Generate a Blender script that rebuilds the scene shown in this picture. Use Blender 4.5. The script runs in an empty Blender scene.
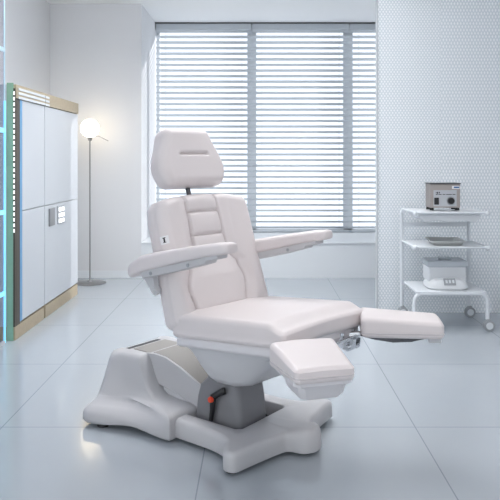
import bpy, bmesh, math, random
from mathutils import Vector, Matrix
random.seed(4)
C = bpy.context.scene.collection
PI = math.pi

# ------------------------------------------------------------------ materials
def mat(name, col, rough=.5, metal=0.0, coat=0.0, bump=0.0, bscale=200, trans=0.0, emit=None, estr=0, var=0.0, spec=.5):
    m = bpy.data.materials.new(name); m.use_nodes = True
    nt = m.node_tree; b = nt.nodes['Principled BSDF']
    b.inputs['Base Color'].default_value = (*col, 1)
    b.inputs['Roughness'].default_value = rough
    b.inputs['Metallic'].default_value = metal
    b.inputs['Coat Weight'].default_value = coat
    b.inputs['Coat Roughness'].default_value = .1
    b.inputs['Transmission Weight'].default_value = trans
    b.inputs['Specular IOR Level'].default_value = spec
    tc = nt.nodes.new('ShaderNodeTexCoord')
    if var or bump:
        n = nt.nodes.new('ShaderNodeTexNoise'); n.inputs['Scale'].default_value = bscale
        n.inputs['Detail'].default_value = 3
        nt.links.new(tc.outputs['Object'], n.inputs['Vector'])
    if bump:
        bp = nt.nodes.new('ShaderNodeBump'); bp.inputs['Strength'].default_value = bump
        bp.inputs['Distance'].default_value = .001
        nt.links.new(n.outputs['Fac'], bp.inputs['Height']); nt.links.new(bp.outputs['Normal'], b.inputs['Normal'])
    if var:
        mx = nt.nodes.new('ShaderNodeMix'); mx.data_type = 'RGBA'
        mx.inputs[6].default_value = (*[c*(1-var) for c in col], 1)
        mx.inputs[7].default_value = (*[min(1, c*(1+var)) for c in col], 1)
        nt.links.new(n.outputs['Fac'], mx.inputs[0]); nt.links.new(mx.outputs[2], b.inputs['Base Color'])
    if emit:
        b.inputs['Emission Color'].default_value = (*emit, 1); b.inputs['Emission Strength'].default_value = estr
    return m

M = {}
M['leather'] = mat('white_upholstery', (.755, .70, .70), .42, bump=.12, bscale=350, var=.015, spec=.4)
M['plastic'] = mat('grey_moulded_plastic', (.55, .545, .56), .42, bump=.05, bscale=500, spec=.4)
M['plastic_warm_shaded'] = mat('shaded_warm_grey_plastic', (.335, .315, .29), .45, bump=.05, bscale=500, spec=.4)  # warm tone of its own, darkened for the shade under the chair
M['shell'] = mat('pale_grey_plastic', (.64, .64, .66), .4, bump=.03, bscale=400, spec=.4)
M['boot'] = mat('rubber_boot', (.23, .23, .245), .55, bump=.05)
M['black'] = mat('black_plastic', (.012, .012, .014), .35, bump=.02)
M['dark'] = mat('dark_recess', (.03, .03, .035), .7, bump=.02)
M['red'] = mat('red_plastic', (.85, .08, .03), .4, bump=.02)
M['chrome'] = mat('chrome', (.75, .76, .78), .15, 1.0, bump=.01)
M['steel_dark'] = mat('dark_steel', (.12, .12, .13), .3, 1.0, bump=.02)
M['steel'] = mat('brushed_steel', (.42, .38, .36), .38, 1.0, bump=.08, bscale=300)
M['tray'] = mat('tray_steel', (.66, .66, .64), .35, 1.0, bump=.03)
M['white_paint'] = mat('white_painted_metal', (.72, .755, .79), .3, bump=.02)
M['white_plastic'] = mat('white_plastic', (.73, .755, .78), .35, bump=.02)
M['lid'] = mat('frosted_lid', (.52, .56, .60), .25, bump=.02)
M['door'] = mat('white_lacquer_door', (.62, .65, .69), .3, var=.01, bscale=3, coat=.15)
M['tan'] = mat('tan_veneer', (.47, .39, .27), .45, var=.12, bscale=30)
M['olive'] = mat('dark_taupe_edge', (.085, .072, .055), .5, var=.1, bscale=30)
M['blue'] = mat('blue_edging', (.13, .36, .64), .35, var=.02)
M['wall'] = mat('wall_paint', (.76, .77, .79), .85, bump=.05, bscale=150)
M['ceil'] = mat('ceiling_paint', (.88, .89, .90), .85, bump=.04, bscale=150)
M['bench'] = mat('bench_paint', (.79, .82, .85), .5, bump=.02)
M['frame'] = mat('window_frame_paint', (.56, .59, .62), .5, bump=.02)
M['slat'] = mat('blind_slat', (.56, .60, .64), .45, bump=.02)
M['cord'] = mat('blind_cord', (.60, .63, .66), .8, bump=.02)
M['gap'] = mat('dark_track', (.10, .10, .10), .7, bump=.02)
M['lamp_metal'] = mat('lamp_metal', (.33, .33, .34), .35, .7, bump=.02)
M['globe'] = mat('lit_glass_globe', (1, .97, .92), .3, emit=(1, .82, .55), estr=7)
M['led'] = mat('lit_strip', (.9, .9, .9), .4, emit=(1, 1, 1), estr=1.6)
M['cyan'] = mat('lit_cyan_glass_edge', (.25, .7, .9), .3, emit=(.26, .72, 1.0), estr=.75)
M['ice'] = mat('pale_cyan_glass_edge', (.6, .8, .9), .3, bump=.02)
M['green'] = mat('green_glass_panel', (.30, .49, .35), .25, var=.06, bscale=40, coat=.3)
def thin_glass(name, tint, gl=.06):
    m = bpy.data.materials.new(name); m.use_nodes = True; nt = m.node_tree; nt.nodes.clear()
    o = nt.nodes.new('ShaderNodeOutputMaterial'); t = nt.nodes.new('ShaderNodeBsdfTransparent'); g = nt.nodes.new('ShaderNodeBsdfGlossy')
    x = nt.nodes.new('ShaderNodeMixShader'); t.inputs[0].default_value = (*tint, 1); g.inputs['Roughness'].default_value = .03; x.inputs[0].default_value = gl
    nt.links.new(t.outputs[0], x.inputs[1]); nt.links.new(g.outputs[0], x.inputs[2]); nt.links.new(x.outputs[0], o.inputs[0]); return m
M['glass'] = thin_glass('window_glass', (.97, .98, 1))
M['glass_grey'] = thin_glass('partition_glass', (.88, .87, .91), .03)
M['caster'] = mat('caster_grey', (.33, .35, .37), .5, bump=.02)
M['caster_hub'] = mat('caster_hub', (.72, .75, .78), .4, bump=.02)
M['panel_grey'] = mat('control_panel_print', (.50, .52, .55), .4, var=.05, bscale=60)
M['logo_blue'] = mat('logo_blue', (.02, .10, .30), .4, bump=.01)
M['pan'] = mat('white_pan_plastic', (.72, .70, .72), .4, bump=.02)
M['seam'] = mat('seam_piping', (.60, .56, .57), .5, bump=.02)
M['plate'] = mat('grey_plate', (.42, .44, .47), .4, bump=.02)
M['tag'] = mat('tag_white', (.85, .85, .86), .6, bump=.02)

def nd(nt, t, **k):
    n = nt.nodes.new(t)
    for a, v in k.items(): setattr(n, a, v)
    return n
def mth(nt, op, a, b=None, c=None):
    n = nd(nt, 'ShaderNodeMath', operation=op)
    for i, x in enumerate((a, b, c)):
        if x is None: continue
        if isinstance(x, (int, float)): n.inputs[i].default_value = x
        else: nt.links.new(x, n.inputs[i])
    return n.outputs[0]

def floor_mat():
    m = bpy.data.materials.new('glossy_floor_tiles'); m.use_nodes = True; nt = m.node_tree
    b = nt.nodes['Principled BSDF']; L = nt.links.new
    tc = nd(nt, 'ShaderNodeTexCoord'); s = nd(nt, 'ShaderNodeSeparateXYZ'); L(tc.outputs['Object'], s.inputs[0])
    def line(o, off, w, hw):
        v = mth(nt, 'FRACT', mth(nt, 'DIVIDE', mth(nt, 'SUBTRACT', o, off), w))
        d = mth(nt, 'MULTIPLY', mth(nt, 'MINIMUM', v, mth(nt, 'SUBTRACT', 1.0, v)), w)
        return mth(nt, 'LESS_THAN', d, hw)
    g = mth(nt, 'MAXIMUM', line(s.outputs[0], -1.245, 1.005, .0028), line(s.outputs[1], .245, 1.015, .0028))
    n = nd(nt, 'ShaderNodeTexNoise'); n.inputs['Scale'].default_value = 1.5; L(tc.outputs['Object'], n.inputs['Vector'])
    t = nd(nt, 'ShaderNodeMix', data_type='RGBA')
    t.inputs[6].default_value = (.41, .45, .49, 1); t.inputs[7].default_value = (.44, .48, .52, 1); L(n.outputs['Fac'], t.inputs[0])
    x = nd(nt, 'ShaderNodeMix', data_type='RGBA'); L(g, x.inputs[0]); L(t.outputs[2], x.inputs[6])
    x.inputs[7].default_value = (.27, .305, .335, 1); L(x.outputs[2], b.inputs['Base Color'])
    b.inputs['Roughness'].default_value = .14; b.inputs['Specular IOR Level'].default_value = 1.0
    n2 = nd(nt, 'ShaderNodeTexNoise'); n2.inputs['Scale'].default_value = 6; L(tc.outputs['Object'], n2.inputs['Vector'])
    bp = nd(nt, 'ShaderNodeBump'); bp.inputs['Strength'].default_value = .06; bp.inputs['Distance'].default_value = .01
    L(n2.outputs['Fac'], bp.inputs['Height']); L(bp.outputs['Normal'], b.inputs['Normal'])
    return m
M['floor'] = floor_mat()

def perf_mat(name, a, b2):
    m = bpy.data.materials.new(name); m.use_nodes = True; nt = m.node_tree
    bs = nt.nodes['Principled BSDF']; L = nt.links.new
    tc = nd(nt, 'ShaderNodeTexCoord'); s = nd(nt, 'ShaderNodeSeparateXYZ'); L(tc.outputs['Object'], s.inputs[0])
    def cell(off):
        dx = mth(nt, 'ABSOLUTE', mth(nt, 'SUBTRACT', mth(nt, 'FRACT', mth(nt, 'ADD', mth(nt, 'DIVIDE', s.outputs[0], a), off)), .5))
        dz = mth(nt, 'ABSOLUTE', mth(nt, 'SUBTRACT', mth(nt, 'FRACT', mth(nt, 'ADD', mth(nt, 'DIVIDE', s.outputs[2], b2), off)), .5))
        return mth(nt, 'ADD', dx, mth(nt, 'MULTIPLY', dz, 1.15))
    d = mth(nt, 'MINIMUM', cell(0.0), cell(.5))
    r = nd(nt, 'ShaderNodeMapRange', interpolation_type='SMOOTHSTEP'); L(d, r.inputs['Value'])
    r.inputs['From Min'].default_value = .20; r.inputs['From Max'].default_value = .42
    r.inputs['To Min'].default_value = 1; r.inputs['To Max'].default_value = 0
    x = nd(nt, 'ShaderNodeMix', data_type='RGBA'); L(r.outputs[0], x.inputs[0])
    x.inputs[6].default_value = (.70, .75, .79, 1); x.inputs[7].default_value = (.94, .96, .98, 1)  # pale dots put the light behind the perforations into the colour
    L(x.outputs[2], bs.inputs['Base Color'])
    bs.inputs['Roughness'].default_value = .4
    bp = nd(nt, 'ShaderNodeBump'); bp.inputs['Strength'].default_value = .35; bp.inputs['Distance'].default_value = .003
    L(r.outputs[0], bp.inputs['Height']); L(bp.outputs['Normal'], bs.inputs['Normal'])
    return m
M['perf'] = perf_mat('perforated_screen_fine', .027, .041)
M['perf_wide'] = perf_mat('perforated_screen_coarse', .027, .056)

# ------------------------------------------------------------------ object helpers
def link(name, me, m, parent=None, smooth=True):
    o = bpy.data.objects.new(name, me); C.objects.link(o)
    for x in (m if isinstance(m, (list, tuple)) else [m]): me.materials.append(x)
    if parent is not None: o.parent = parent
    return o
def obj(name, bm, m, parent=None, smooth=True, ang=40):
    bmesh.ops.recalc_face_normals(bm, faces=bm.faces)
    me = bpy.data.meshes.new(name); 
    if smooth:
        lim = math.radians(ang)
        for f in bm.faces: f.smooth = True
        for e in bm.edges:
            if len(e.link_faces) == 2 and e.calc_face_angle(0) > lim: e.smooth = False
    bm.to_mesh(me); bm.free()
    return link(name, me, m, parent)
def thing(name, label, cat, loc=(0, 0, 0), rz=0, group=None):
    o = bpy.data.objects.new(name, None); C.objects.link(o)
    o.location = loc; o.rotation_euler = (0, 0, rz); o['label'] = label; o['category'] = cat
    o.empty_display_size = .1
    if group: o['group'] = group
    return o
def struct(o): o['kind'] = 'structure'; return o

def box(bm, x0, x1, y0, y1, z0, z1, bev=0.0, seg=2, mi=0):
    r = bmesh.ops.create_cube(bm, size=1.0)
    vs = r['verts']
    for v in vs:
        v.co = Vector(((x0+x1)/2+v.co.x*(x1-x0), (y0+y1)/2+v.co.y*(y1-y0), (z0+z1)/2+v.co.z*(z1-z0)))
    fs = set(f for v in vs for f in v.link_faces)
    for f in fs: f.material_index = mi
    if bev > 0:
        es = list(set(e for v in vs for e in v.link_edges))
        bmesh.ops.bevel(bm, geom=es, offset=bev, segments=seg, profile=.5, affect='EDGES')
    return bm
def bx(x0, x1, y0, y1, z0, z1, bev=0.0, seg=2):
    return box(bmesh.new(), x0, x1, y0, y1, z0, z1, bev, seg)

def rbox(hx, hy, hz, r, step=.03, K=5, fn=None):
    """rounded box centred on the origin, dense enough to be bent by fn"""
    def axis(h):
        inner = h-r; out = []
        for k in range(K, 0, -1): out.append(-(inner+r*math.tan(PI/4*k/K)))
        n = max(1, int(round(2*inner/step)))
        for i in range(n+1): out.append(-inner+2*inner*i/n)
        for k in range(1, K+1): out.append(inner+r*math.tan(PI/4*k/K))
        return out
    ax = [axis(hx), axis(hy), axis(hz)]; h = (hx, hy, hz)
    bm = bmesh.new(); cache = {}
    def vert(q):
        key = tuple(round(c, 6) for c in q)
        if key in cache: return cache[key]
        inn = Vector([max(-(h[i]-r), min(h[i]-r, q[i])) for i in range(3)])
        d = Vector(q)-inn
        co = inn+d.normalized()*r if d.length > 1e-9 else Vector(q)
        if fn: co = Vector(fn(*co))
        v = bm.verts.new(co); cache[key] = v; return v
    for a in range(3):
        b, c = (a+1) % 3, (a+2) % 3
        for sgn in (-1, 1):
            A, B = ax[b], ax[c]
            for i in range(len(A)-1):
                for j in range(len(B)-1):
                    vs = []
                    for (ii, jj) in ((i, j), (i+1, j), (i+1, j+1), (i, j+1)):
                        q = [0, 0, 0]; q[a] = sgn*h[a]; q[b] = A[ii]; q[c] = B[jj]
                        vs.append(vert(q))
                    if sgn < 0: vs.reverse()
                    if len(set(vs)) == 4:
                        try: bm.faces.new(vs)
                        except ValueError: pass
    return bm

def loft(rings, cap0=True, cap1=True, bm=None, closed=True):
    bm = bm or bmesh.new()
    R = [[bm.verts.new(p) for p in r] for r in rings]
    n = len(R[0])
    for a, b in zip(R[:-1], R[1:]):
        for i in range(n if closed else n-1):
            j = (i+1) % n
            bm.faces.new((a[i], a[j], b[j], b[i]))
    if cap0: bm.faces.new(R[0][::-1])
    if cap1: bm.faces.new(R[-1])
    return bm

def catmull(pts, n=8, closed=True):
    out = []; N = len(pts); P = [Vector(p) for p in pts]
    rng = range(N) if closed else range(N-1)
    for i in rng:
        if closed: p0, p1, p2, p3 = P[i-1], P[i], P[(i+1) % N], P[(i+2) % N]
        else: p0, p1, p2, p3 = P[max(0, i-1)], P[i], P[i+1], P[min(N-1, i+2)]
        for k in range(n):
            t = k/n
            out.append(.5*((2*p1)+(p2-p0)*t+(2*p0-5*p1+4*p2-p3)*t*t+(3*p1-p0-3*p2+p3)*t**3))
    if not closed: out.append(P[-1])
    return out

def tube(path, r, bm=None, n=10, smooth=0, radii=None):
    P = [Vector(p) for p in path]
    if smooth: P = catmull(P, smooth, False)
    rings = []; up = None
    for i, p in enumerate(P):
        t = (P[min(i+1, len(P)-1)]-P[max(i-1, 0)]).normalized()
        if up is None:
            up = Vector((0, 0, 1)) if abs(t.z) < .9 else Vector((1, 0, 0))
        a = t.cross(up).normalized(); up = a.cross(t).normalized()
        rr = radii[min(len(radii)-1, i)] if radii else r
        rings.append([p+a*rr*math.cos(2*PI*k/n)+up*rr*math.sin(2*PI*k/n) for k in range(n)])
    return loft(rings, bm=bm)
def lathe(prof, n=32, bm=None, c=(0, 0, 0), axis='z'):
    rings = []
    for r, z in prof:
        ring = []
        for k in range(n):
            a = 2*PI*k/n; x, y = r*math.cos(a), r*math.sin(a)
            if axis == 'z': ring.append((c[0]+x, c[1]+y, c[2]+z))
            elif axis == 'y': ring.append((c[0]+x, c[1]+z, c[2]+y))
            else: ring.append((c[0]+z, c[1]+x, c[2]+y))
        rings.append(ring)
    return loft(rings, bm=bm)
def lerp(x, tab):
    if x <= tab[0][0]: return tab[0][1]
    for (a, u), (b, v) in zip(tab[:-1], tab[1:]):
        if x <= b:
            t = (x-a)/(b-a); t = t*t*(3-2*t); return u+(v-u)*t
    return tab[-1][1]
def sstep(a, b, x):
    t = max(0, min(1, (x-a)/(b-a))); return t*t*(3-2*t)

# ================================================================== THE ROOM
BW, WW, CZ = 7.45, 8.49, 3.02            # back wall, window wall, ceiling
struct(obj('floor', bx(-2.5, 3.4, -5.1, 8.8, -.1, 0), M['floor'], smooth=False))
struct(obj('ceiling', bx(-2.5, 3.4, -5.1, 8.8, CZ, CZ+.1), M['ceil'], smooth=False))
struct(obj('wall_left', bx(-2.45, -2.29, 1.9, 8.75, 0, CZ), M['wall'], smooth=False))  # cut short out of view: opening added for daylight from the left
struct(obj('wall_back', bx(-2.29, -1.285, BW, 8.75, 0, CZ), M['wall'], smooth=False))
struct(obj('baseboard_back', bx(-2.29, -1.28, BW-.012, BW, 0, .08, .003), M['bench'], smooth=False))
struct(obj('wall_bench', bx(-1.285, 2.4, BW, 8.75, 0, .375), M['bench'], smooth=False))
bm = bx(-1.285, 2.4, BW-.015, 8.47, .375, .395, .004)
struct(obj('window_sill', bm, M['bench'], smooth=False))
struct(obj('wall_side', bx(2.4, 2.5, 5.83, 8.75, 0, CZ), M['wall'], smooth=False))
struct(obj('wall_right', bx(3.25, 3.35, -5.0, 5.83, 0, CZ), M['wall'], smooth=False))
# perforated screen wall, in two sections
PX0, PX1, PX2, PY = 1.024, 1.555, 3.25, 5.76
struct(obj('wall_screen', bx(PX0, PX1, PY, PY+.05, .0, CZ, .003), M['perf'], smooth=False))
struct(obj('wall_screen.001', bx(PX1, PX2, PY, PY+.05, .0, CZ, .0), M['perf_wide'], smooth=False))
struct(obj('trim_1', bx(PX0-.014, PX0, PY-.006, PY+.055, 0, CZ, .002), M['frame'], smooth=False))
# window: mullions and panes
mull = [-1.285, -.078, 1.142, 2.33]
wf = bmesh.new()
for i, x in enumerate(mull):
    w = .057 if 0 < i < 3 else .04
    box(wf, x-w if i else x-.0, x+w if i < 3 else x+.07, 8.56, 8.66, .375, CZ)
box(wf, -1.285, 2.4, 8.56, 8.66, .375, .43); box(wf, -1.285, 2.4, 8.56, 8.66, CZ-.06, CZ)
win = struct(obj('window_1', wf, M['frame'], smooth=False))
for a, b in zip(mull[:-1], mull[1:]):
    obj('pane', bx(a+.05, b-.05, 8.605, 8.613, .42, CZ-.05), M['glass'], win, smooth=False)
struct(obj('trim_2', bx(-1.285, 2.4, 8.44, 8.56, CZ-.012, CZ), M['gap'], smooth=False))

# venetian blinds, one per pane
blabels = ['white venetian blind hanging behind the headrest, leftmost of the row',
           'wide white venetian blind in the middle of the window, right of the headrest',
           'white venetian blind partly hidden by the perforated screen']
for i, (a, b) in enumerate(zip(mull[:-1], mull[1:])):
    t = thing('venetian_blind', blabels[i], 'blind', ((a+b)/2, 8.49, .395), 0, 'venetian blinds across the window')
    h = (b-a)/2-.004; top = CZ-.395-.014
    obj('headrail', bx(-h, h, -.035, .035, top-.075, top, .004), M['slat'], t, smooth=False)
    sb = bmesh.new(); z = .06
    while z < top-.08:
        tl = math.radians(-32)
        rings = []
        for e in (-h, h):
            ring = []
            for k in range(7):
                y = -.025+.05*k/6; zz = .004*(1-(y/.025)**2)
                ring.append((e, y*math.cos(tl)-zz*math.sin(tl), z+y*math.sin(tl)+zz*math.cos(tl)+.0012))
            for k in range(6, -1, -1):
                y = -.025+.05*k/6; zz = .004*(1-(y/.025)**2)
                ring.append((e, y*math.cos(tl)-zz*math.sin(tl), z+y*math.sin(tl)+zz*math.cos(tl)-.0012))
            rings.append(ring)
        loft(rings, bm=sb); z += .0703
    obj('slats', sb, M['slat'], t)
    obj('bottom_rail', bx(-h, h, -.025, .025, .004, .026, .004), M['slat'], t, smooth=False)
    for x in (-h+.12, h-.12):
        cb = bmesh.new()
        for y in (-.028, .028): box(cb, x-.0012, x+.0012, y-.0012, y+.0012, .02, top-.05)
        obj('ladder_cord', cb, M['cord'], t, smooth=False)

# ================================================================== CABINETS
CX, CH = -1.745, 1.845
def cabinet(y0, y1, label, near):
    t = thing('tall_cabinet', label, 'cabinet', (CX, y0, 0), 0, None)
    L = y1-y0; D = -.54
    obj('body', bx(D, -.022, 0.0, L, .10, CH-.0, .002), M['door'], t, smooth=False)
    obj('plinth', bx(D+.02, -.004, .035 if not near else 0, L, 0, .098, .002), M['tan'], t, smooth=False)
    hs = .925; s0 = .142 if near else .006
    lo = obj('door', bx(-.020, 0, s0, L-.004, .115, hs-.003, .002), M['door'], t, smooth=False)
    up = obj('door', bx(-.020, 0, s0, L-.004, hs+.003, CH-.105, .002), M['door'], t, smooth=False)
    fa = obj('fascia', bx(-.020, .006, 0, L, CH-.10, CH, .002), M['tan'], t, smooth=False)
    return t, lo, up, fa, L
t1, lo1, up1, fa1, L1 = cabinet(4.865, 5.525, 'tall white two door cabinet with green end panel, nearest the glass partition', True)
t2, lo2, up2, fa2, L2 = cabinet(5.529, 6.55, 'tall white two door cabinet beside the floor lamp, with a three button handle plate', False)
# end panel, lit perforated strip and edges on the near unit
obj('end_panel', bx(-.060, -.013, -.012, 0, 0, CH+.01, .002), M['green'], t1, smooth=False)
obj('edge_strip', bx(-.0128, .0, -.012, .016, .10, CH-.03, .001), M['olive'], t1, smooth=False)
lb = bmesh.new(); zz = .78
while zz < 1.79:
    box(lb, -.0105, -.0015, -.0132, .001, zz, zz+.024); zz += .0395
obj('lit_dots', lb, M['led'], t1, smooth=False)
obj('shadow_gap_strip', bx(-.022, .0004, .017, .090, .10, CH-.07, .001), M['olive'], t1, smooth=False)
obj('door_edge', bx(-.022, .0, .092, .138, .115, CH-.105, .001), M['blue'], t1, smooth=False)
# pale strips on the fascia: reflections put into shape and colour
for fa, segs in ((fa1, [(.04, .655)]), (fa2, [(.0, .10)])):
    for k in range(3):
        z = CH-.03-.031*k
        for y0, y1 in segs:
            obj('fascia_reflection', bx(.006, .010, y0, y1, z-.009, z+.009, .001), M['white_paint'], fa, smooth=False)
# handle plates on the far unit's lower door
hp = obj('handle', bx(.0, .014, .10, .24, .745, .895, .004), M['lamp_metal'], lo2, smooth=False)
hq = obj('button_plate', bx(.0, .010, .34, .52, .740, .900, .004), M['plate'], lo2, smooth=False)
for k in range(3):
    obj('button', bx(.010, .018, .36, .50, .752+.050*k, .752+.050*k+.032, .004), M['led'], hq, smooth=False)

# ================================================================== GLASS PARTITION
gp = thing('glass_partition', 'glass partition with cyan glowing crossbars at the left edge, before the green cabinet panel', 'partition', (-1.802, 3.0, 0))
obj('pane', bx(-.003, .003, 0, 1.79, .02, 2.95), M['glass_grey'], gp, smooth=False)
obj('end_post', bx(-.004, .008, 1.792, 1.81, 0, 1.72, .001), M['cyan'], gp, smooth=False)
obj('end_post', bx(-.004, .004, 1.792, 1.81, 1.72, CZ-.002, .001), M['ice'], gp, smooth=False)
for k, z in enumerate((.355, .93, 1.51, 2.08)):
    obj('crossbar', bx(-.006, .008, 0, 1.79, z-.016, z+.016, .003), M['ice'] if k == 3 else M['cyan'], gp, smooth=False)
obj('base_rail', bx(-.012, .012, 0, 1.79, 0, .02, .002), M['frame'], gp, smooth=False)

# ================================================================== FLOOR LAMP
lamp = thing('floor_lamp', 'slim floor lamp with a glowing round globe beside the tall cabinets', 'lamp', (-1.775, 7.14, 0))
obj('base', lathe([(0.001, 0), (.165, 0), (.168, .006), (.16, .012), (.03, .018), (.02, .03), (0.001, .03)], 48), M['lamp_metal'], lamp)
obj('pole', tube([(0, 0, .025), (0, 0, 1.54)], .0075), M['lamp_metal'], lamp)
obj('socket', lathe([(.001, 1.50), (.02, 1.505), (.026, 1.545), (.001, 1.55)], 20), M['lamp_metal'], lamp)
gb = bmesh.new(); bmesh.ops.create_uvsphere(gb, u_segments=32, v_segments=20, radius=.098, matrix=Matrix.Translation((0, 0, 1.635)))
obj('globe_shade', gb, M['globe'], lamp)
obj('switch_rod', tube([(.02, -.0, 1.56), (.10, -.01, 1.55), (.20, -.02, 1.50)], .004), M['lamp_metal'], lamp)

# ================================================================== TROLLEY
TX, TY = 1.19, 5.14
tr = thing('instrument_trolley', 'white three shelf trolley on casters before the perforated screen', 'trolley', (TX, TY, 0))
W, Dp = .555, .46
for x in (0, W):
    obj('post', tube([(x, Dp, .09), (x, Dp, .5), (x, Dp, .84), (x, Dp-.015, .872), (x, Dp-.06, .878)], .0155, smooth=6), M['white_paint'], tr)
    s = 1 if x == 0 else -1
    obj('leg', tube([(x+s*.10, 0, .283), (x+s*.045, 0, .28), (x+s*.010, 0, .255), (x, 0, .20), (x, 0, .09)], .0155, smooth=6), M['white_paint'], tr)
obj('front_tube', tube([(.10, 0, .283), (W-.10, 0, .283)], .0155), M['white_paint'], tr)
obj('rear_crossbar', bx(.0, W, Dp-.004, Dp+.006, .75, .785, .003), M['white_paint'], tr, smooth=False)
for z in (.895, .632, .295):
    obj('shelf', bx(0 if z > .4 else .01, W if z > .4 else W-.01, -.012, Dp-.02, z-.008, z+.006, .004), M['white_paint'], tr, smooth=False)
for z in (.895, .632):
    rb = tube([(.002, -.01, z+.004), (W-.002, -.01, z+.004)], .007)
    tube([(.002, -.01, z+.004), (.002, Dp-.02, z+.004)], .007, rb); tube([(W-.002, -.01, z+.004), (W-.002, Dp-.02, z+.004)], .007, rb)
    rl = obj('shelf_rail', rb, M['white_paint'], tr)
    for x in (.002, W-.002):
        kb = bmesh.new(); bmesh.ops.create_uvsphere(kb, u_segments=14, v_segments=10, radius=.02, matrix=Matrix.Translation((x, -.012, z)))
        obj('corner_knob', kb, M['white_paint'], rl)
# pull-out tray hanging below the top shelf
def sag(x, y, z):
    if z < 0: z *= .6+.4*abs(math.cos(x/.22*PI*1.0))
    return (x*(1-.12*(z < 0)), y, z)
db = rbox(.235, .19, .03, .012, .02, 3, sag)
bmesh.ops.translate(db, vec=(W/2+.0, Dp/2-.02, .856), verts=db.verts)
obj('pull_out_tray', db, M['white_plastic'], tr)
for x, y in ((0, 0), (W, 0), (0, Dp), (W, Dp)):
    cs = bmesh.new(); lathe([(.001, .105), (.014, .104), (.014, .075), (.001, .074)], 14, cs, (x, y, 0))
    box(cs, x-.010, x+.022, y-.022, y+.022, .080, .094, .004)
    c = obj('caster', cs, M['caster'], tr)
    for q in (-1, 1):
        wb = lathe([(.001, q*.006), (.037, q*.006), (.042, q*.010), (.042, q*.018), (.037, q*.022), (.001, q*.022)], 28, None, (x+.010, y, .0422), 'y')
        wh = obj('wheel', wb, M['caster'], c)
        obj('hub', lathe([(.001, q*.0225), (.027, q*.0225), (.029, q*.019), (.001, q*.018)], 20, None, (x+.010, y, .0422), 'y'), M['caster_hub'], wh)

# ultrasonic cleaner on the top shelf
uc = thing('ultrasonic_cleaner', 'small brushed metal bath cleaner with two knobs on the trolley top shelf', 'appliance', (1.462, 5.36, .9065))
obj('housing', bx(-.116, .116, -.085, .07, .02, .205, .004), M['steel'], uc, smooth=False)
obj('lid', bx(-.121, .121, -.09, .075, .205, .213, .003), M['steel_dark'], uc, smooth=False)
cp = obj('control_panel', bx(-.093, .088, -.0875, -.085, .032, .158, .001), M['panel_grey'], uc, smooth=False)
obj('knob', lathe([(.001, -.108), (.024, -.107), (.027, -.087), (.001, -.0865)], 24, None, (.042, 0, .075), 'y'), M['black'], cp)
obj('dial_ring', lathe([(.001, -.0885), (.034, -.0885), (.034, -.087), (.001, -.087)], 24, None, (.042, 0, .075), 'y'), M['caster'], cp)
obj('switch', bx(-.088, -.052, -.095, -.087, .045, .10, .003), M['dark'], cp, smooth=False)
pr = bmesh.new()
for k, (a, b) in enumerate(((-.075, -.06), (-.055, -.03), (-.022, .0), (.006, .05), (.055, .078))):
    box(pr, a, b, -.0884, -.0874, .122, .127)
box(pr, -.066, -.058, -.0884, -.0874, .130, .145); box(pr, -.052, -.044, -.0884, -.0874, .133, .145); box(pr, -.075, -.07, -.0884, -.0874, .133, .142)
obj('panel_print', pr, M['dark'], cp, smooth=False)
lg = bx(.052, .112, -.0862, -.085, .168, .192); obj('badge', lg, M['tag'], uc, smooth=False)
lg = bx(.066, .108, -.0872, -.0862, .175, .185); obj('badge_print', lg, M['logo_blue'], uc, smooth=False)
for x in (-.10, .10):
    for y in (-.06, .05): obj('foot', lathe([(.001, 0), (.018, 0), (.016, .021), (.001, .021)], 14, None, (x, y, 0)), M['black'], uc)

# instrument tray on the middle shelf
def dish(bm, hx, hy, z0, z1):
    def ring(a, b, z, n=6, r=.02):
        out = []
        for cx, cy, st in ((a-r, b-r, 0), (-a+r, b-r, 90), (-a+r, -b+r, 180), (a-r, -b+r, 270)):
            for k in range(n+1):
                an = math.radians(st+90*k/n); out.append((cx+r*math.cos(an), cy+r*math.sin(an), z))
        return out
    return loft([ring(hx-.03, hy-.03, z0), ring(hx-.012, hy-.012, z1-.004), ring(hx, hy, z1-.003), ring(hx, hy, z1), ring(hx-.014, hy-.014, z1), ring(hx-.034, hy-.034, z0+.003)], bm=bm)
it = obj('instrument_tray', dish(bmesh.new(), .135, .15, 0, .034), M['tray'])
it.location = (1.475, 5.34, .6395); it.rotation_euler = (0, 0, math.radians(-4))
it['label'] = 'shallow steel instrument tray on the trolley middle shelf'; it['category'] = 'tray'

# sterilizer on the bottom shelf
st = thing('sterilizer', 'white sterilizer box with grey lid and button panel on the trolley bottom shelf', 'appliance', (1.472, 5.33, .302))
def ring_oval(a, y0, y1, z, n=40, pw=.45):
    out = []
    for k in range(n):
        an = 2*PI*k/n; c, s = math.cos(an), math.sin(an)
        x = a*math.copysign(abs(c)**pw, c); y = (y0+y1)/2+(y1-y0)/2*math.copysign(abs(s)**(pw+.15), s)
        out.append((x, y, z))
    return out
obj('base', loft([ring_oval(.15, -.15, .12, 0), ring_oval(.162, -.16, .125, .012), ring_oval(.158, -.155, .125, .035), ring_oval(.13, -.13, .12, .075), ring_oval(.11, -.09, .11, .085)]), M['white_plastic'], st)
obj('chamber', bx(-.145, .145, -.085, .12, .05, .175, .012, 3), M['white_plastic'], st, smooth=False)
ld = obj('lid', bx(-.155, .155, -.095, .125, .165, .215, .012, 3), M['lid'], st, smooth=False)
obj('lid_handle', bx(-.05, .05, -.02, .04, .214, .232, .007, 2), M['lid'], ld, smooth=False)
kp = bx(-.045, .045, -.006, .006, -.028, .028, .003)
bmesh.ops.rotate(kp, cent=(0, 0, 0), matrix=Matrix.Rotation(math.radians(-35), 3, 'X'), verts=kp.verts)
bmesh.ops.translate(kp, vec=(.0, -.138, .062), verts=kp.verts)
kpo = obj('button_panel', kp, M['caster'], st, smooth=False)
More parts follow.
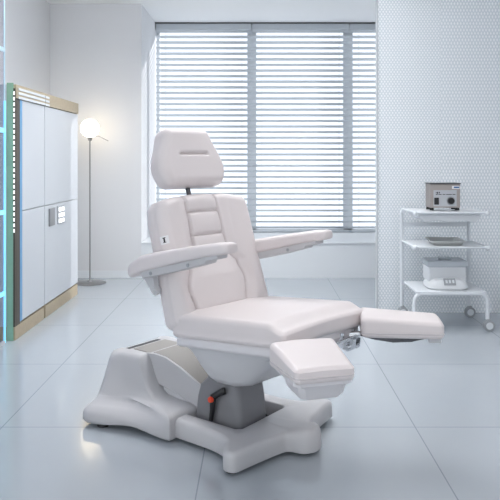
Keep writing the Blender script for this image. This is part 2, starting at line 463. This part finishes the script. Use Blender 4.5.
for x in (-.026, 0, .026):
    b = bx(x-.008, x+.008, -.011, -.004, -.014, .012, .002)
    bmesh.ops.rotate(b, cent=(0, 0, 0), matrix=Matrix.Rotation(math.radians(-35), 3, 'X'), verts=b.verts)
    bmesh.ops.translate(b, vec=(0, -.138, .062), verts=b.verts)
    obj('button', b, M['caster_hub'], kpo, smooth=False)

# ================================================================== TREATMENT CHAIR
YAW = math.radians(-42); O = Vector((.13, 3.035, 0))
chair = thing('treatment_chair', 'white upholstered reclining treatment chair with split leg rests on a grey motorised base', 'treatment chair', O, YAW)
# the base's own frame inside the chair's frame
dB = Vector((.14, 3.07, 0))-O; dB.rotate(Matrix.Rotation(-YAW, 3, 'Z'))
BM = Matrix.Translation(dB) @ Matrix.Rotation(math.radians(5), 4, 'Z')
def tobase(bm): bmesh.ops.transform(bm, matrix=BM, verts=bm.verts); return bm
PC = -.012                                  # centre line of the upholstery

# --- base frame: a ring shaped foot with two rear rails, two front feet and a nose
half = [(-.60, -.27), (-.45, -.275), (-.30, -.278), (-.19, -.285), (-.125, -.31), (-.095, -.350), (-.068, -.388), (-.030, -.400), (.000, -.385), (.010, -.33),
        (.026, -.22), (.048, -.105), (.075, -.082), (.120, -.072), (.148, -.04)]
outer = half+[(.158, 0)]+[(f, -p) for f, p in reversed(half)]
outer = [(v.x, v.y) for v in catmull([(a, b, 0) for a, b in outer], 6)]
def resample(pts, cen, N, closed=True):
    out = []
    for k in range(N):
        a = 2*PI*k/N; d = (math.cos(a), math.sin(a)); best = None
        for i in range(len(pts)):
            (x1, y1), (x2, y2) = pts[i], pts[(i+1) % len(pts)]
            x1 -= cen[0]; x2 -= cen[0]; y1 -= cen[1]; y2 -= cen[1]
            ex, ey = x2-x1, y2-y1; den = d[0]*ey-d[1]*ex
            if abs(den) < 1e-12: continue
            t = (x1*ey-y1*ex)/den; u = (x1*d[1]-y1*d[0])/den
            if t > 0 and -1e-6 <= u <= 1+1e-6 and (best is None or t > best): best = t
        out.append((cen[0]+d[0]*best, cen[1]+d[1]*best))
    return out
NB = 240
cen = (-.26, 0)
ol = resample(outer, cen, NB)
inn = [(-.54, -.185), (-.16, -.185), (-.14, -.165), (-.14, .165), (-.16, .185), (-.54, .185)]
il = resample(inn, cen, NB)
def inset(loop, d):
    n = len(loop); out = []
    for i in range(n):
        a, b = Vector(loop[(i-2) % n]), Vector(loop[(i+2) % n]); t = (b-a).normalized()
        nrm = Vector((-t.y, t.x)); out.append((loop[i][0]+nrm.x*d, loop[i][1]+nrm.y*d))
    return out
def topz(f, p):
    # crown: feet a little lower at the toe, nose domed
    z = .100
    if f > .03 and abs(p) < .13: z += .020*sstep(.03, .09, f)*(1-sstep(.03, .11, abs(p)))
    return z
rings = []
for d, z in ((.012, .016), (.002, .020), (0, .028), (.0, .072), (.004, .086), (.012, .096), (.024, .100)):
    lp = inset(ol, d); rings.append([(a, b, z if z < .07 else z+(topz(a, b)-.1)*min(1, (z-.07)/.03)) for a, b in lp])
lp1 = inset(ol, .03); rings.append([(a, b, topz(a, b)) for a, b in lp1])
rings.append([(a+(c-a)*.5, b+(d-b)*.5, topz(a+(c-a)*.5, b+(d-b)*.5)) for (a, b), (c, d) in zip(lp1, il)])
rings.append([(a, b, .100) for a, b in inset(il, -.006)]); rings.append([(a, b, .094) for a, b in il]); rings.append([(a, b, .02) for a, b in il])
rings.append(rings[0])
fb = bmesh.new(); loft(rings, False, False, fb); bmesh.ops.remove_doubles(fb, verts=fb.verts, dist=1e-6)
bf = obj('base_frame', tobase(fb), M['plastic'], chair, ang=50)
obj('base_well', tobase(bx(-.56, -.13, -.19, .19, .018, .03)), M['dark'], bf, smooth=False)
for a, b in ((-.05, -.345), (-.05, .345), (.08, 0), (-.86, -.35), (-.86, .35)):
    obj('levelling_foot', tobase(lathe([(.001, 0), (.028, 0), (.03, .006), (.022, .022), (.001, .022)], 18, None, (a, b, 0))), M['black'], chair)

# --- rear housing (tail): stacked plan outlines
def tail_ring(z, rc, cor, mid, fro, fc):
    hp = [(rc, 0), (rc-.0, cor[1]*.55), (cor[0]-.015, cor[1]*.86), (cor[0]+.03, cor[1]), (mid[0], mid[1]), (fro[0]-.03, fro[1]), (fro[0]-.004, fro[1]*.95), (fc, fro[1]*.75)]
    pts = hp+[(fc, 0)]+[(a, -b) for a, b in reversed(hp[1:])]
    return [(v.x, v.y, z+(.02*math.exp(-((v.x+.68)/.13)**2) if z < .03 else 0)) for v in catmull([(a, b, 0) for a, b in pts], 6)]
T = [
 (.014, -.99, (-.945, -.395), (-.68, -.335), (-.445, -.315), -.45),
 (.028, -1.0, (-.952, -.408), (-.68, -.34), (-.438, -.322), -.45),
 (.060, -1.0, (-.952, -.408), (-.68, -.335), (-.438, -.322), -.45),
 (.078, -1.0, (-.952, -.398), (-.69, -.318), (-.438, -.322), -.45),
 (.092, -.995, (-.954, -.360), (-.71, -.285), (-.438, -.320), -.452),
 (.104, -.992, (-.956, -.33), (-.74, -.262), (-.442, -.316), -.455),
 (.116, -.99, (-.958, -.315), (-.76, -.248), (-.455, -.306), -.47),
 (.122, -.989, (-.962, -.305), (-.78, -.250), (-.475, -.294), -.49),
 (.126, -.988, (-.965, -.300), (-.80, -.246), (-.57, -.240), -.58),
 (.134, -.988, (-.967, -.295), (-.81, -.240), (-.655, -.215), -.65),
 (.165, -.985, (-.972, -.275), (-.83, -.228), (-.705, -.205), -.70),
 (.200, -.983, (-.977, -.255), (-.86, -.222), (-.732, -.200), -.725),
 (.240, -.982, (-.980, -.236), (-.87, -.214), (-.755, -.195), -.745),
 (.275, -.98, (-.980, -.222), (-.88, -.205), (-.772, -.190), -.76),
 (.298, -.975, (-.976, -.210), (-.88, -.196), (-.785, -.182), -.775),
 (.310, -.968, (-.969, -.197), (-.88, -.184), (-.797, -.170), -.787),
 (.315, -.955, (-.956, -.180), (-.88, -.168), (-.810, -.155), -.80)]
tail = obj('rear_housing', tobase(loft([tail_ring(*a) for a in T])), M['plastic'], chair, ang=60)
obj('slot', tobase(bx(-.945, -.918, -.125, .10, .3152, .3165)), M['black'], tail, smooth=False)
obj('top_plate', tobase(bx(-.90, -.74, -.115, .115, .3145, .319, .002)), M['plastic_warm_shaded'], tail, smooth=False)

# --- lift arm: box sloping down from the housing to the column
prof = [(-.80, .19), (-.80, .316), (-.74, .323), (-.66, .317), (-.56, .285), (-.47, .245), (-.40, .212), (-.37, .19), (-.365, .09), (-.42, .105), (-.60, .155)]
def arm_ring(p, k=1.0):
    c = (-.58, .2); return [(c[0]+(f-c[0])*k, p, c[1]+(z-c[1])*k) for f, z in prof]
la = loft([arm_ring(-.122, .955), arm_ring(-.125, .98), arm_ring(-.119, 1), arm_ring(.119, 1), arm_ring(.125, .98), arm_ring(.122, .955)])
arm = obj('lift_arm', tobase(la), M['plastic'], chair, ang=35)
rib = loft([[(-.68, -.115, .135), (-.68, -.115, .175), (-.40, -.115, .10), (-.40, -.115, .065)], [(-.68, .115, .135), (-.68, .115, .175), (-.40, .115, .10), (-.40, .115, .065)]])
obj('cable_cover', tobase(rib), M['shell'], arm, smooth=False)
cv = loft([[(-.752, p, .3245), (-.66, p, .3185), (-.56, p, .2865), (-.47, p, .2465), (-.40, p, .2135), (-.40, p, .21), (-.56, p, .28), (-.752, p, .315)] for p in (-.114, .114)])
obj('arm_top_cover', tobase(cv), M['plastic_warm_shaded'], arm, ang=30)

# --- column boot
def boot_ring(f0, f1, hp, z, r=.035, n=6):
    out = []; cb = -.035; hp = hp*.74
    for cx, cy, s in ((f1-r, hp-r, 0), (f0+r, hp-r, 90), (f0+r, -hp+r, 180), (f1-r, -hp+r, 270)):
        for k in range(n+1):
            an = math.radians(s+90*k/n); out.append((cx+r*math.cos(an), cb+cy+r*math.sin(an), z))
    return out
obj('column_boot', tobase(loft([boot_ring(-.455, -.165, .152, .03), boot_ring(-.45, -.17, .15, .10), boot_ring(-.44, -.175, .148, .18), boot_ring(-.425, -.185, .145, .235), boot_ring(-.39, -.20, .135, .27), boot_ring(-.36, -.21, .125, .36)])), M['boot'], chair, ang=50)
# --- release lever
lv = tube([(-.250, -.152, .242), (-.264, -.160, .236), (-.308, -.168, .207)], .0155, None, 14)
tube([(-.306, -.168, .214), (-.310, -.168, .19), (-.312, -.168, .15), (-.322, -.168, .095)], .015, lv, 14, 0, [.015, .0155, .0125, .0105])
lev = obj('release_lever', tobase(lv), M['black'], chair)
obj('lever_button', tobase(lathe([(.001, -.192), (.0125, -.191), (.0145, -.180), (.001, -.176)], 18, None, (-.309, 0, .198), 'y')), M['red'], lev)

# --- seat shell
def tz(f): return .633+.085*f             # seat top
def bz(f): return .528+.095*f             # seat bottom
sh = []
for f, w, wb, zb in ((-.41, .245, .235, .475), (-.39, .258, .24, .445), (-.35, .262, .23, .39), (-.32, .262, .215, .335), (-.295, .262, .20, .298), (-.26, .262, .19, .282), (-.16, .262, .18, .282), (-.09, .262, .18, .300), (-.02, .262, .18, .355), (.07, .262, .19, .42), (.18, .255, .215, .485), (.205, .25, .22, .51)):
    zt = bz(f)+.012; ring = []
    lip = bz(f)-.035
    secs = [(-w, zt), (-w-.002, lip+.01), (-w+.006, lip), (-(wb+w)/2*.985, (lip*1.1+zb*.9)/2), (-wb-.004, zb+.035), (-wb+.02, zb+.008), (-wb+.06, zb)]
    for a, z in secs: ring.append((f, PC+a, z))
    for a, z in reversed(secs): ring.append((f, PC-a, z))
    sh.append(ring)
obj('seat_shell', loft(sh), M['shell'], chair, ang=50)

def rim_fn(x, y, z):
    f = x-.105; return (f, y+PC, bz(f)-.018+z)
obj('shell_rim', rbox(.312, .286, .024, .018, .03, 4, rim_fn), M['pan'], chair)
# --- seat cushion
def seat_fn(x, y, z):
    f = x-.095; p = y+PC
    top = sstep(-.01, .05, z)
    # thigh lobes at the front
    fr = sstep(.05, .30, x)
    f -= .022*fr*math.exp(-((y)/.10)**2)
    zz = (bz(f)+(z+.052)/.104*(tz(f)-bz(f)))
    zz += top*(.010*math.cos(min(1, abs(y)/.29)*PI/2)-.008*fr*math.exp(-(y/.10)**2))
    zz -= top*.012*(1-sstep(.0, .10, abs(y)))*(1-fr)*0
    zz -= top*.03*sstep(.24, .32, x)
    # pipe seam low on the side
    if abs(z+.018) < .012 and (abs(y) > .27 or x > .27): p -= math.copysign(.003*math.cos((z+.018)/.012*PI/2), y) if abs(y) > .27 else 0
    return (f, p, zz)
seat = obj('seat_cushion', rbox(.338, .300, .052, .026, .012, 6, seat_fn), M['leather'], chair, ang=80)

# --- back rest
BT = math.atan(.315); BO = Vector((-.37, PC+.008, .6))
SV = Vector((-math.sin(BT), 0, math.cos(BT))); NV = Vector((math.cos(BT), 0, math.sin(BT)))
def back(p, s, n): return BO+Vector((0, p, 0))+SV*s+NV*n
def chan(s): return lerp(s, [(-.05, .162), (.0, .168), (.11, .188), (.20, .160), (.26, .108), (.56, .102)])
def gr(d, w=.005): return math.exp(-(d/w)**2)
HS, SM, TH = .315, .25, .064
def back_fn(x, y, z):
    p, s, n = x, y+SM, z-TH; CO = -.030
    q = abs(p)/.32
    if s > .3: s -= .03*sstep(.3, .56, s)*q*q
    p *= 1.0-.06*sstep(.42, .58, s)-.03*sstep(0, .3, s)
    fr = sstep(-.05, .05, z)
    c = chan(s)
    xo = p-CO; dn = .020*sstep(c, c+.07, abs(xo))*(1-sstep(.26, .33, abs(p)))
    if s > .245:      # padded rolls in the channel
        if abs(xo) < c:
            for a, b in ((.25, .354), (.354, .469), (.469, .58)):
                if a <= s < b:
                    u = (s-a)/(b-a); dn += .012*math.sin(PI*max(0, min(1, u)))**.6*math.cos(xo/c*PI/2)**.4
            dn -= .014*max(gr(s-.354), gr(s-.469), gr(s-.25))
    else:
        if abs(xo) < c: dn += .030*math.cos(xo/c*PI/2)**.7*sstep(-.07, .02, s)*(1-sstep(.14, .245, s))
    if s < .56: dn -= .021*gr(abs(xo)-c)
    n += dn*fr
    # side seam
    if abs(n+.045) < .01: p *= .994
    return back(p, s, n)
bk = obj('backrest_cushion', rbox(.317, HS, TH, .045, .006, 6, back_fn), M['leather'], chair, ang=80)
# rear shell of the back
def bsh(x, y, z): return back(x, y+.20, z-.132)
obj('backrest_shell', rbox(.235, .26, .020, .018, .04, 4, bsh), M['shell'], chair, ang=60)
# size tag on the near side of the back
def edge_point(a, s, off):                # on the rounded near edge of the back, a = angle from side to front
    x = -(.272+(.045+off)*math.cos(a)); z = TH-.045+(.045+off)*math.sin(a)
    return back_fn(x, s-SM, z)
def edge_strip(a0, a1, s0, s1, o0, o1, n=8):
    bm = bmesh.new()
    rings = []
    for k in range(n+1):
        a = math.radians(a0+(a1-a0)*k/n)
        rings.append([edge_point(a, s0, o0), edge_point(a, s0, o1), edge_point(a, s1, o1), edge_point(a, s1, o0)])
    return loft(rings, bm=bm)
to = obj('size_tag', edge_strip(12, 58, .330, .372, -.001, .0012), M['tag'], chair)
for a0, a1, s0, s1 in ((31, 39, .337, .364), (27, 43, .337, .3405), (27, 43, .361, .3645)):
    obj('tag_letter', edge_strip(a0, a1, s0, s1, .0008, .0020, 3), M['black'], to)

# --- head rest
def head_fn(x, y, z):
    t = (y+.145)/.29
    k = lerp(t, [(0, .96), (.30, 1.08), (1, .745)])
    p = x*k; s = y+.758; n = z-.055
    fr = sstep(-.03, .045, z)
    n += fr*(.010*math.cos(min(1, abs(x)/.175)*PI/2))
    w = math.exp(-(max(0, abs(x+.0)-.085)/.012)**2)
    n -= fr*.022*gr(s-.768, .007)*w
    n -= .0
    return back(p-.012, s, n-.003)
hd = obj('headrest', rbox(.203, .152, .062, .045, .006, 6, head_fn), M['leather'], chair, ang=80)
pp = tube([back(-.035, .50, -.07), back(-.035, .64, -.07)], .012)
obj('headrest_post', pp, M['steel_dark'], chair)

# --- arm rests
def armrest(s):
    pc = PC-.012+s*.335
    # pad: lofted along its length, (f, z top, z bottom, half width)
    st = [(-.640, .800, .765, .028), (-.634, .810, .755, .041), (-.622, .820, .751, .047), (-.60, .834, .757, .050), (-.55, .862, .779, .051), (-.45, .885, .806, .050), (-.33, .909, .838, .049), (-.2, .934, .872, .047), (-.08, .955, .900, .046), (-.02, .962, .912, .045), (-.003, .960, .916, .041), (0.006, .952, .924, .030)]
    rings = []
    for f, zt, zb, w in st:
        h = (zt-zb)/2; zc = (zt+zb)/2; ring = []
        for k in range(24):
            a = 2*PI*k/24; c, q = math.cos(a), math.sin(a)
            ring.append((f, pc+w*math.copysign(abs(c)**.55, c), zc+h*math.copysign(abs(q)**(.75 if q > 0 else .45), q)))
        rings.append(ring)
    pad = obj('armrest', loft(rings), M['leather'], chair, ang=70)
    tr_ = [(-.545, .785, .766, .034), (-.53, .785, .757, .038), (-.30, .842, .813, .038), (-.12, .888, .864, .036), (-.115, .889, .876, .034), (-.05, .905, .892, .030)]
    obj('armrest_tray', loft([[(f, pc-w, zt+.006), (f, pc+w, zt+.006), (f, pc+w, zb+.004), (f, pc+w-.006, zb), (f, pc-w+.006, zb), (f, pc-w, zb+.004)] for f, zt, zb, w in tr_]), M['plastic'], pad, smooth=False)
    for f, z in ((-.47, .788), (-.22, .850)):
        sd = -1
        obj('bolt', lathe([(.001, -.004), (.008, -.004), (.009, 0), (.001, .001)], 12, None, (f, pc-.038, z), 'y'), M['caster'], pad)
    br = [(-.585, .752), (-.51, .772), (-.50, .72), (-.48, .69), (-.505, .675), (-.54, .71)]
    q0, q1 = pc-s*.02-.012, pc-s*.02+.012
    bo = obj('armrest_bracket', loft([[(f, q0, z) for f, z in br], [(f, q1, z) for f, z in br]]), M['shell'], pad, smooth=False)
    obj('pivot', tube([(-.505, pc, .70), (-.505, PC+s*.265, .70)], .013), M['shell'], pad)
    return pad
a1 = armrest(-1); a2 = armrest(1)
a1['label'] = 'white padded armrest nearest the viewer'; a2['label'] = 'white padded armrest behind the backrest'

# --- leg rests: local (u along, v across, z up) placed with a direction and a droop
def legrest(org, ang, droop, L, w, th, label, pan, wedge, tap):
    R = Matrix.Translation(org) @ Matrix.Rotation(math.radians(ang), 4, 'Z') @ Matrix.Rotation(math.radians(droop), 4, 'Y')
    def fn(x, y, z):
        u = (x+L/2)/L
        yy = y*(1.0-tap*max(0, u))
        top = sstep(-.01, th/2, z)
        z2 = z-top*wedge*max(0, min(1, u))+top*.006*math.cos(min(1, abs(y)/(w/2))*PI/2)
        if abs(z+th*.22) < .007: yy *= .985; x = x*.99
        return R @ Vector((x+L/2, yy, z2))
    pd = obj('leg_rest', rbox(L/2, w/2, th/2, .022, .012, 6, fn), M['leather'], chair, ang=80)
    pd['label'] = label
    hx, hy, r = L/2+.001, w/2+.001, .024; loop = []
    for cx, cy, st_ in ((hx-r, hy-r, 0), (-hx+r, hy-r, 90), (-hx+r, -hy+r, 180), (hx-r, -hy+r, 270)):
        for k in range(7):
            an = math.radians(st_+15*k); loop.append(fn(cx+r*math.cos(an), cy+r*math.sin(an), -th*.25))
    obj('piping', tube(loop+[loop[0]], .0028, None, 8), M['seam'], pd)
    pb = bmesh.new()
    if pan:
        rg = []
        for z, x0, x1, hw in ((-th/2+.012, .03, L-.008, w/2*.83), (-th/2-.008, .035, L-.012, w/2*.82), (-th/2-.016, .06, L-.02, w/2*.68), (-th/2-.052, .07, L-.03, w/2*.62), (-th/2-.064, .09, L-.04, w/2*.56)):
            rg.append([tuple(R @ Vector((x, y, z))) for x, y in ((x0, -hw), (x1-.02, -hw), (x1, -hw+.02), (x1, hw-.02), (x1-.02, hw), (x0, hw))])
        loft(rg, bm=pb)
        obj('foot_pan', pb, M['pan'], pd, ang=30)
    else:
        rg = []
        for u, hw, z0, z1 in ((.0, .03, -.012, .0), (.06, .06, -.022, 0), (.14, .085, -.028, 0), (.22, .08, -.024, 0), (.29, .05, -.012, 0), (.32, .03, -.004, 0)):
            b0 = -th/2
            rg.append([tuple(R @ Vector((u, y, z))) for y, z in ((-hw, b0+z1), (hw, b0+z1), (hw*.7, b0+z0), (-hw*.7, b0+z0))])
        loft(rg, bm=pb); obj('support_plate', pb, M['steel_dark'], pd, ang=30)
        e = bx(L-.06, L-.005, -.05, .05, -th/2-.028, -th/2+.003, .004); bmesh.ops.transform(e, matrix=R, verts=e.verts)
        obj('end_bracket', e, M['shell'], pd, smooth=False)
    hb = tube([R @ Vector((-.10, 0, -th/2-.008)), R @ Vector((.10, 0, -th/2-.008))], .013)
    hg = obj('hinge_bar', hb, M['chrome'], pd)
    return pd
legrest((.238, .23, .570), 36, 0, .355, .235, .09, 'white leg pad stretched out to the right over a dark support plate', False, .02, .08)
legrest((.287, -.259, .55), -32, -.5, .262, .274, .097, 'white wedge shaped leg pad nearest the viewer over a grey foot pan', True, .045, .17)
# hinge bracket under the seat front
hb = bmesh.new()
box(hb, .17, .23, -.20, .24, .495, .515, .003)
for p in (-.20, -.10, .13, .22):
    tube([(.20, p, .47), (.20, p, .535)], .016, hb)
for p in (.165, .205):
    loft([[(f, p, z) for f, z in ((.15, .505), (.255, .505), (.25, .465), (.215, .445), (.185, .455))], [(f, p+.008, z) for f, z in ((.15, .505), (.255, .505), (.25, .465), (.215, .445), (.185, .455))]], bm=hb)
tube([(.215, .155, .466), (.215, .225, .466)], .010, hb)
obj('hinge_bracket', hb, M['chrome'], chair, ang=30)

# ================================================================== LIGHT
w = bpy.data.worlds.new('sky'); bpy.context.scene.world = w; w.use_nodes = True
bg = w.node_tree.nodes['Background']; bg.inputs[0].default_value = (.92, .96, 1.0, 1); bg.inputs[1].default_value = 1.5
def area(name, loc, sx, sy, e, col=(1, 1, 1), rot=(0, 0, 0)):
    l = bpy.data.lights.new(name, 'AREA'); l.shape = 'RECTANGLE'; l.size = sx; l.size_y = sy; l.energy = e; l.color = col
    o = bpy.data.objects.new(name, l); C.objects.link(o); o.location = loc; o.rotation_euler = rot; return o
area('added_overhead_light', (1.2, 1.2, CZ-.03), 1.4, 1.2, 21, (1, .89, .85))  # unseen warm key light added overhead, in front of the chair
for x, y, e in ((-.45, 5.9, 20), (.35, 4.0, 11)):
    d = area('added_overhead_light', (x, y, CZ-.03), 1.2, 1.2, e, (1, .99, .98)); d.data.spread = math.radians(120)  # unseen lights added to brighten the floor and back of the room
# unseen uplight added to brighten the ceiling
area('added_uplight', (-.6, 4.7, 2.66), 2.6, .3, 66, (1, .99, .98), (PI, 0, 0))
s = bpy.data.lights.new('sun', 'SUN'); s.energy = 8.0; s.angle = math.radians(.35); s.color = (1, .97, .93)
so = bpy.data.objects.new('sun', s); C.objects.link(so)
so.rotation_euler = Vector((-.85, -.5, -.28)).to_track_quat('-Z', 'Y').to_euler()

# ================================================================== CAMERA
cd = bpy.data.cameras.new('camera'); cam = bpy.data.objects.new('camera', cd); C.objects.link(cam)
cam.location = (0, 0, 1.3); cam.rotation_euler = (PI/2, 0, 0)
cd.sensor_width = 36; cd.lens = 676/500*36; cd.shift_x = -8/500; cd.shift_y = -90/500
cd.clip_end = 100
sc = bpy.context.scene; sc.camera = cam
sc.view_settings.view_transform = 'Standard'; sc.view_settings.look = 'None'
sc.view_settings.gamma = 1; sc.view_settings.use_curve_mapping = False
sc.view_settings.exposure = 0.0
